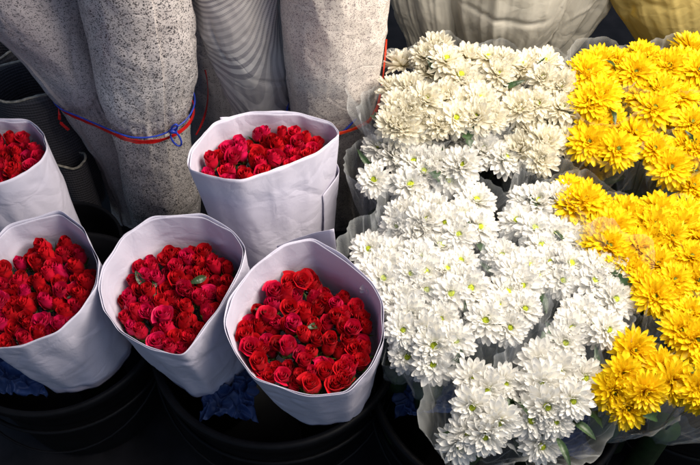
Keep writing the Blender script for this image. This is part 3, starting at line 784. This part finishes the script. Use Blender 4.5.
# tissue wraps at the back
TG = 'tissue-wrapped bouquets at the top'
roll('tissue_wrapped_bouquet', 'wrapped bouquet', 'white tissue cone at the top, nearest the pale newspaper roll', [(446, 95, 46), (444, 60, 62), (440, 35, 64), (436, 0, 84)], .66, -.05, M_tissue, 11, 1.1, .004, 2, TG, .8, pleat=.018)
roll('tissue_wrapped_bouquet', 'wrapped bouquet', 'pale tissue cone in the middle of the top edge, creased lengthwise', [(504, 95, 44), (502, 60, 66), (502, 35, 88), (506, 0, 118)], .62, -.05, M_tissue, 12, 1.1, .004, 1, TG, .8, pleat=.020)
roll('tissue_wrapped_bouquet', 'wrapped bouquet', 'grey tissue cone slanting right at the top, beside the black gap', [(534, 90, 30), (545, 56, 44), (556, 30, 60), (570, 0, 74)], .66, -.05, M_tissue, 13, 1.1, .004, 1, TG, .8, pleat=.020)
roll('tissue_wrapped_bouquet', 'wrapped bouquet', 'yellow tissue wrap in the top right corner', [(690, 90, 56), (686, 56, 76), (682, 30, 100), (676, 0, 128)], .64, -.05, M_ytissue, 14, 1.1, .004, 1, TG, .8, pleat=.016)

# ------------------------------------------------------------------ net rolls on the left
def net(px, py, rpx, y, label, seed, zb=.1, sq=.8):
    p = aty(px, py, y); r0 = rpx * proj(p)[2] / F
    t = thing('net_basket', label, 'basket', (p.x, p.y, zb), 'dark woven net baskets')
    n, nv = 80, 26; V, UV, Fc = [], [], []; H = p.z - zb
    for j in range(nv + 1):
        s = j / nv
        for i in range(n + 1):
            a = 2 * PI * i / n; rr = r0 * (.86 + .14 * s) * (1 + .10 * noise.noise(Vector((math.cos(a), math.sin(a), s * 1.5 + seed))))
            V.append((rr * math.cos(a), rr * sq * math.sin(a), H * s + (.02 * noise.noise(Vector((math.cos(a), math.sin(a), seed * 3))) if j == nv else 0))); UV.append((i / n * 2 * PI * r0, H * s))
    for j in range(nv):
        for i in range(n): a = j * (n + 1) + i; Fc.append((a, a + 1, a + n + 2, a + n + 1))
    Fc.append(tuple(range(n)))
    o = obj('net_wall', mesh('net_wall', V, Fc, M_net, uv=UV), t); s = o.modifiers.new('thickness', 'SOLIDIFY'); s.thickness = .003
    rim = [Vector(V[nv * (n + 1) + i]) for i in range(n)]
    obj('rim', mesh('rim', *tube([q + Vector((0, 0, .001 + .002 * noise.noise(q * 60))) for q in rim], .0032, 6, True), M_netrim), t)
net(28, 78, 42, .47, 'dark woven basket with a pale rim at the left edge, the nearest', 1)
net(-8, 48, 26, .62, 'smaller dark woven basket with a frayed rim behind the nearest one', 2)
net(68, 158, 17, .40, 'small dark net roll low between the rose bouquet and the first newspaper roll', 3, .08)
net(8, 20, 28, .78, 'shadowed woven basket at the upper left edge, the farthest', 4)

# ------------------------------------------------------------------ buckets with positions under the bouquets
def bk(px, py, z, rpx, lab):
    p = at(px, py, z); bucket(p.x, p.y, rpx * proj(p)[2] / F, z, lab)
bk(58, 316, .33, 104, 'black bucket under the rose bouquets at the left edge')
bk(277, 328, .33, 122, 'black bucket under the two front rose bouquets')
bk(498, 372, .30, 125, 'black bucket under the frontmost white bouquets')
bk(706, 345, .30, 105, 'black bucket under the front yellow flowers')
bucket(.27, .21, .19, .30, 'black bucket under the back white flowers, behind the front ones')
bucket(.67, .24, .19, .30, 'black bucket under the back yellow flowers in the right corner')
bucket(-.165, .16, .13, .30, 'black bucket under the tall rose bouquet standing behind')
bucket(-.66, .16, .13, .28, 'black bucket under the farthest rose bouquet at the left edge')

# blue plastic bags in the buckets
def bag(px, py, z, rx, ry, h, lab, seed):
    c = at(px, py, z); V, Fc = [], []; n = 70
    def rid(p): return 1 - 2.2 * abs(noise.noise(p))
    for j in range(n + 1):
        for i in range(n + 1):
            u, v = i / n * 2 - 1, j / n * 2 - 1; k = Vector((u, v, seed))
            e = 1 - .18 * noise.noise(k * 2.5); dome = math.sqrt(max(0, 1 - .5 * (u * u + v * v)))
            q = k + .35 * Vector((noise.noise(k * 2), noise.noise(k * 2 + Vector((5, 0, 0))), 0))
            zz = h * (.9 * dome + .45 * rid(q * 1.6) + .28 * rid(q * 3.7 + Vector((0, 0, 4))))
            V.append((u * rx * 1.1 * e + .006 * noise.noise(k * 5), v * ry * 1.1 * e, zz))
    for j in range(n):
        for i in range(n): a = j * (n + 1) + i; Fc.append((a, a + 1, a + n + 2, a + n + 1))
    o = obj('plastic_bag', mesh('plastic_bag', V, Fc, M_bluebag)); o.location = c; tag(o, lab, 'plastic bag', 'blue plastic bags in the buckets')
    sm_ = o.modifiers.new('thickness', 'SOLIDIFY'); sm_.thickness = .0006
bag(22, 378, .26, .065, .05, .04, 'crumpled blue plastic bag under the left-edge rose bouquet', 1)
bag(232, 400, .255, .05, .05, .045, 'crumpled blue plastic bag between the two front rose bouquets', 2)
bag(425, 395, .24, .06, .05, .03, 'blue plastic bag in shade below the left white bouquets', 3)
bag(560, 440, .24, .07, .04, .03, 'blue plastic bag in shade right of the frontmost white bouquet', 4)

# folded paper sheet standing behind the front rose bouquet
def sheet_between():
    P = [at(277, 246, .50), at(334, 229, .60), at(338, 262, .46), at(285, 275, .42)]
    V, Fc = [], []; n = 12
    for j in range(n + 1):
        for i in range(n + 1):
            u, v = i / n, j / n; p = P[0].lerp(P[1], u).lerp(P[3].lerp(P[2], u), v)
            p += Vector((0, .006 * math.sin(u * 3) + .003 * noise.noise(Vector((u * 3, v * 3, 1))), 0)); V.append(p)
    for j in range(n):
        for i in range(n): a = j * (n + 1) + i; Fc.append((a, a + 1, a + n + 2, a + n + 1))
    o = obj('paper_sheet', mesh('paper_sheet', V, Fc, M_paper)); s = o.modifiers.new('thickness', 'SOLIDIFY'); s.thickness = .0012
    tag(o, 'corner of a folded white paper sheet behind the frontmost rose bouquet', 'paper sheet')
sheet_between()

# ------------------------------------------------------------------ light
w = bpy.data.worlds.new('World'); SC.world = w; w.use_nodes = True; nt = w.node_tree
bg = nt.nodes['Background']; sky = nt.nodes.new('ShaderNodeTexSky'); sky.sky_type = 'NISHITA'; sky.sun_disc = False
d_sun = Vector((.62, -.28, 1.05)).normalized()                 # towards the sun: right, a little to the front, high
sky.sun_elevation = math.asin(d_sun.z); sky.sun_rotation = math.atan2(d_sun.x, d_sun.y)
nt.links.new(sky.outputs[0], bg.inputs[0]); bg.inputs[1].default_value = .065
sun = bpy.data.lights.new('sun', 'SUN'); sun.energy = .42; sun.angle = R(15); sun.color = (1, .93, .84)
so = bpy.data.objects.new('sun', sun); COL.objects.link(so); so.rotation_euler = d_sun.to_track_quat('Z', 'Y').to_euler()
lamp = bpy.data.lights.new('stall_lamp', 'AREA'); lamp.shape = 'DISK'; lamp.size = .9; lamp.energy = 31; lamp.color = (1, .90, .76)
lo = bpy.data.objects.new('stall_lamp', lamp); COL.objects.link(lo); lo.location = (.66, .0, 1.56)
lo.rotation_euler = (lo.location - Vector((.35, .05, .5))).to_track_quat('Z', 'Y').to_euler()
SC.view_settings.view_transform = 'Standard'; SC.view_settings.look = 'None'; SC.view_settings.exposure = .4
SC.render.engine = 'CYCLES'; SC.cycles.transparent_max_bounces = 24; SC.cycles.max_bounces = 8
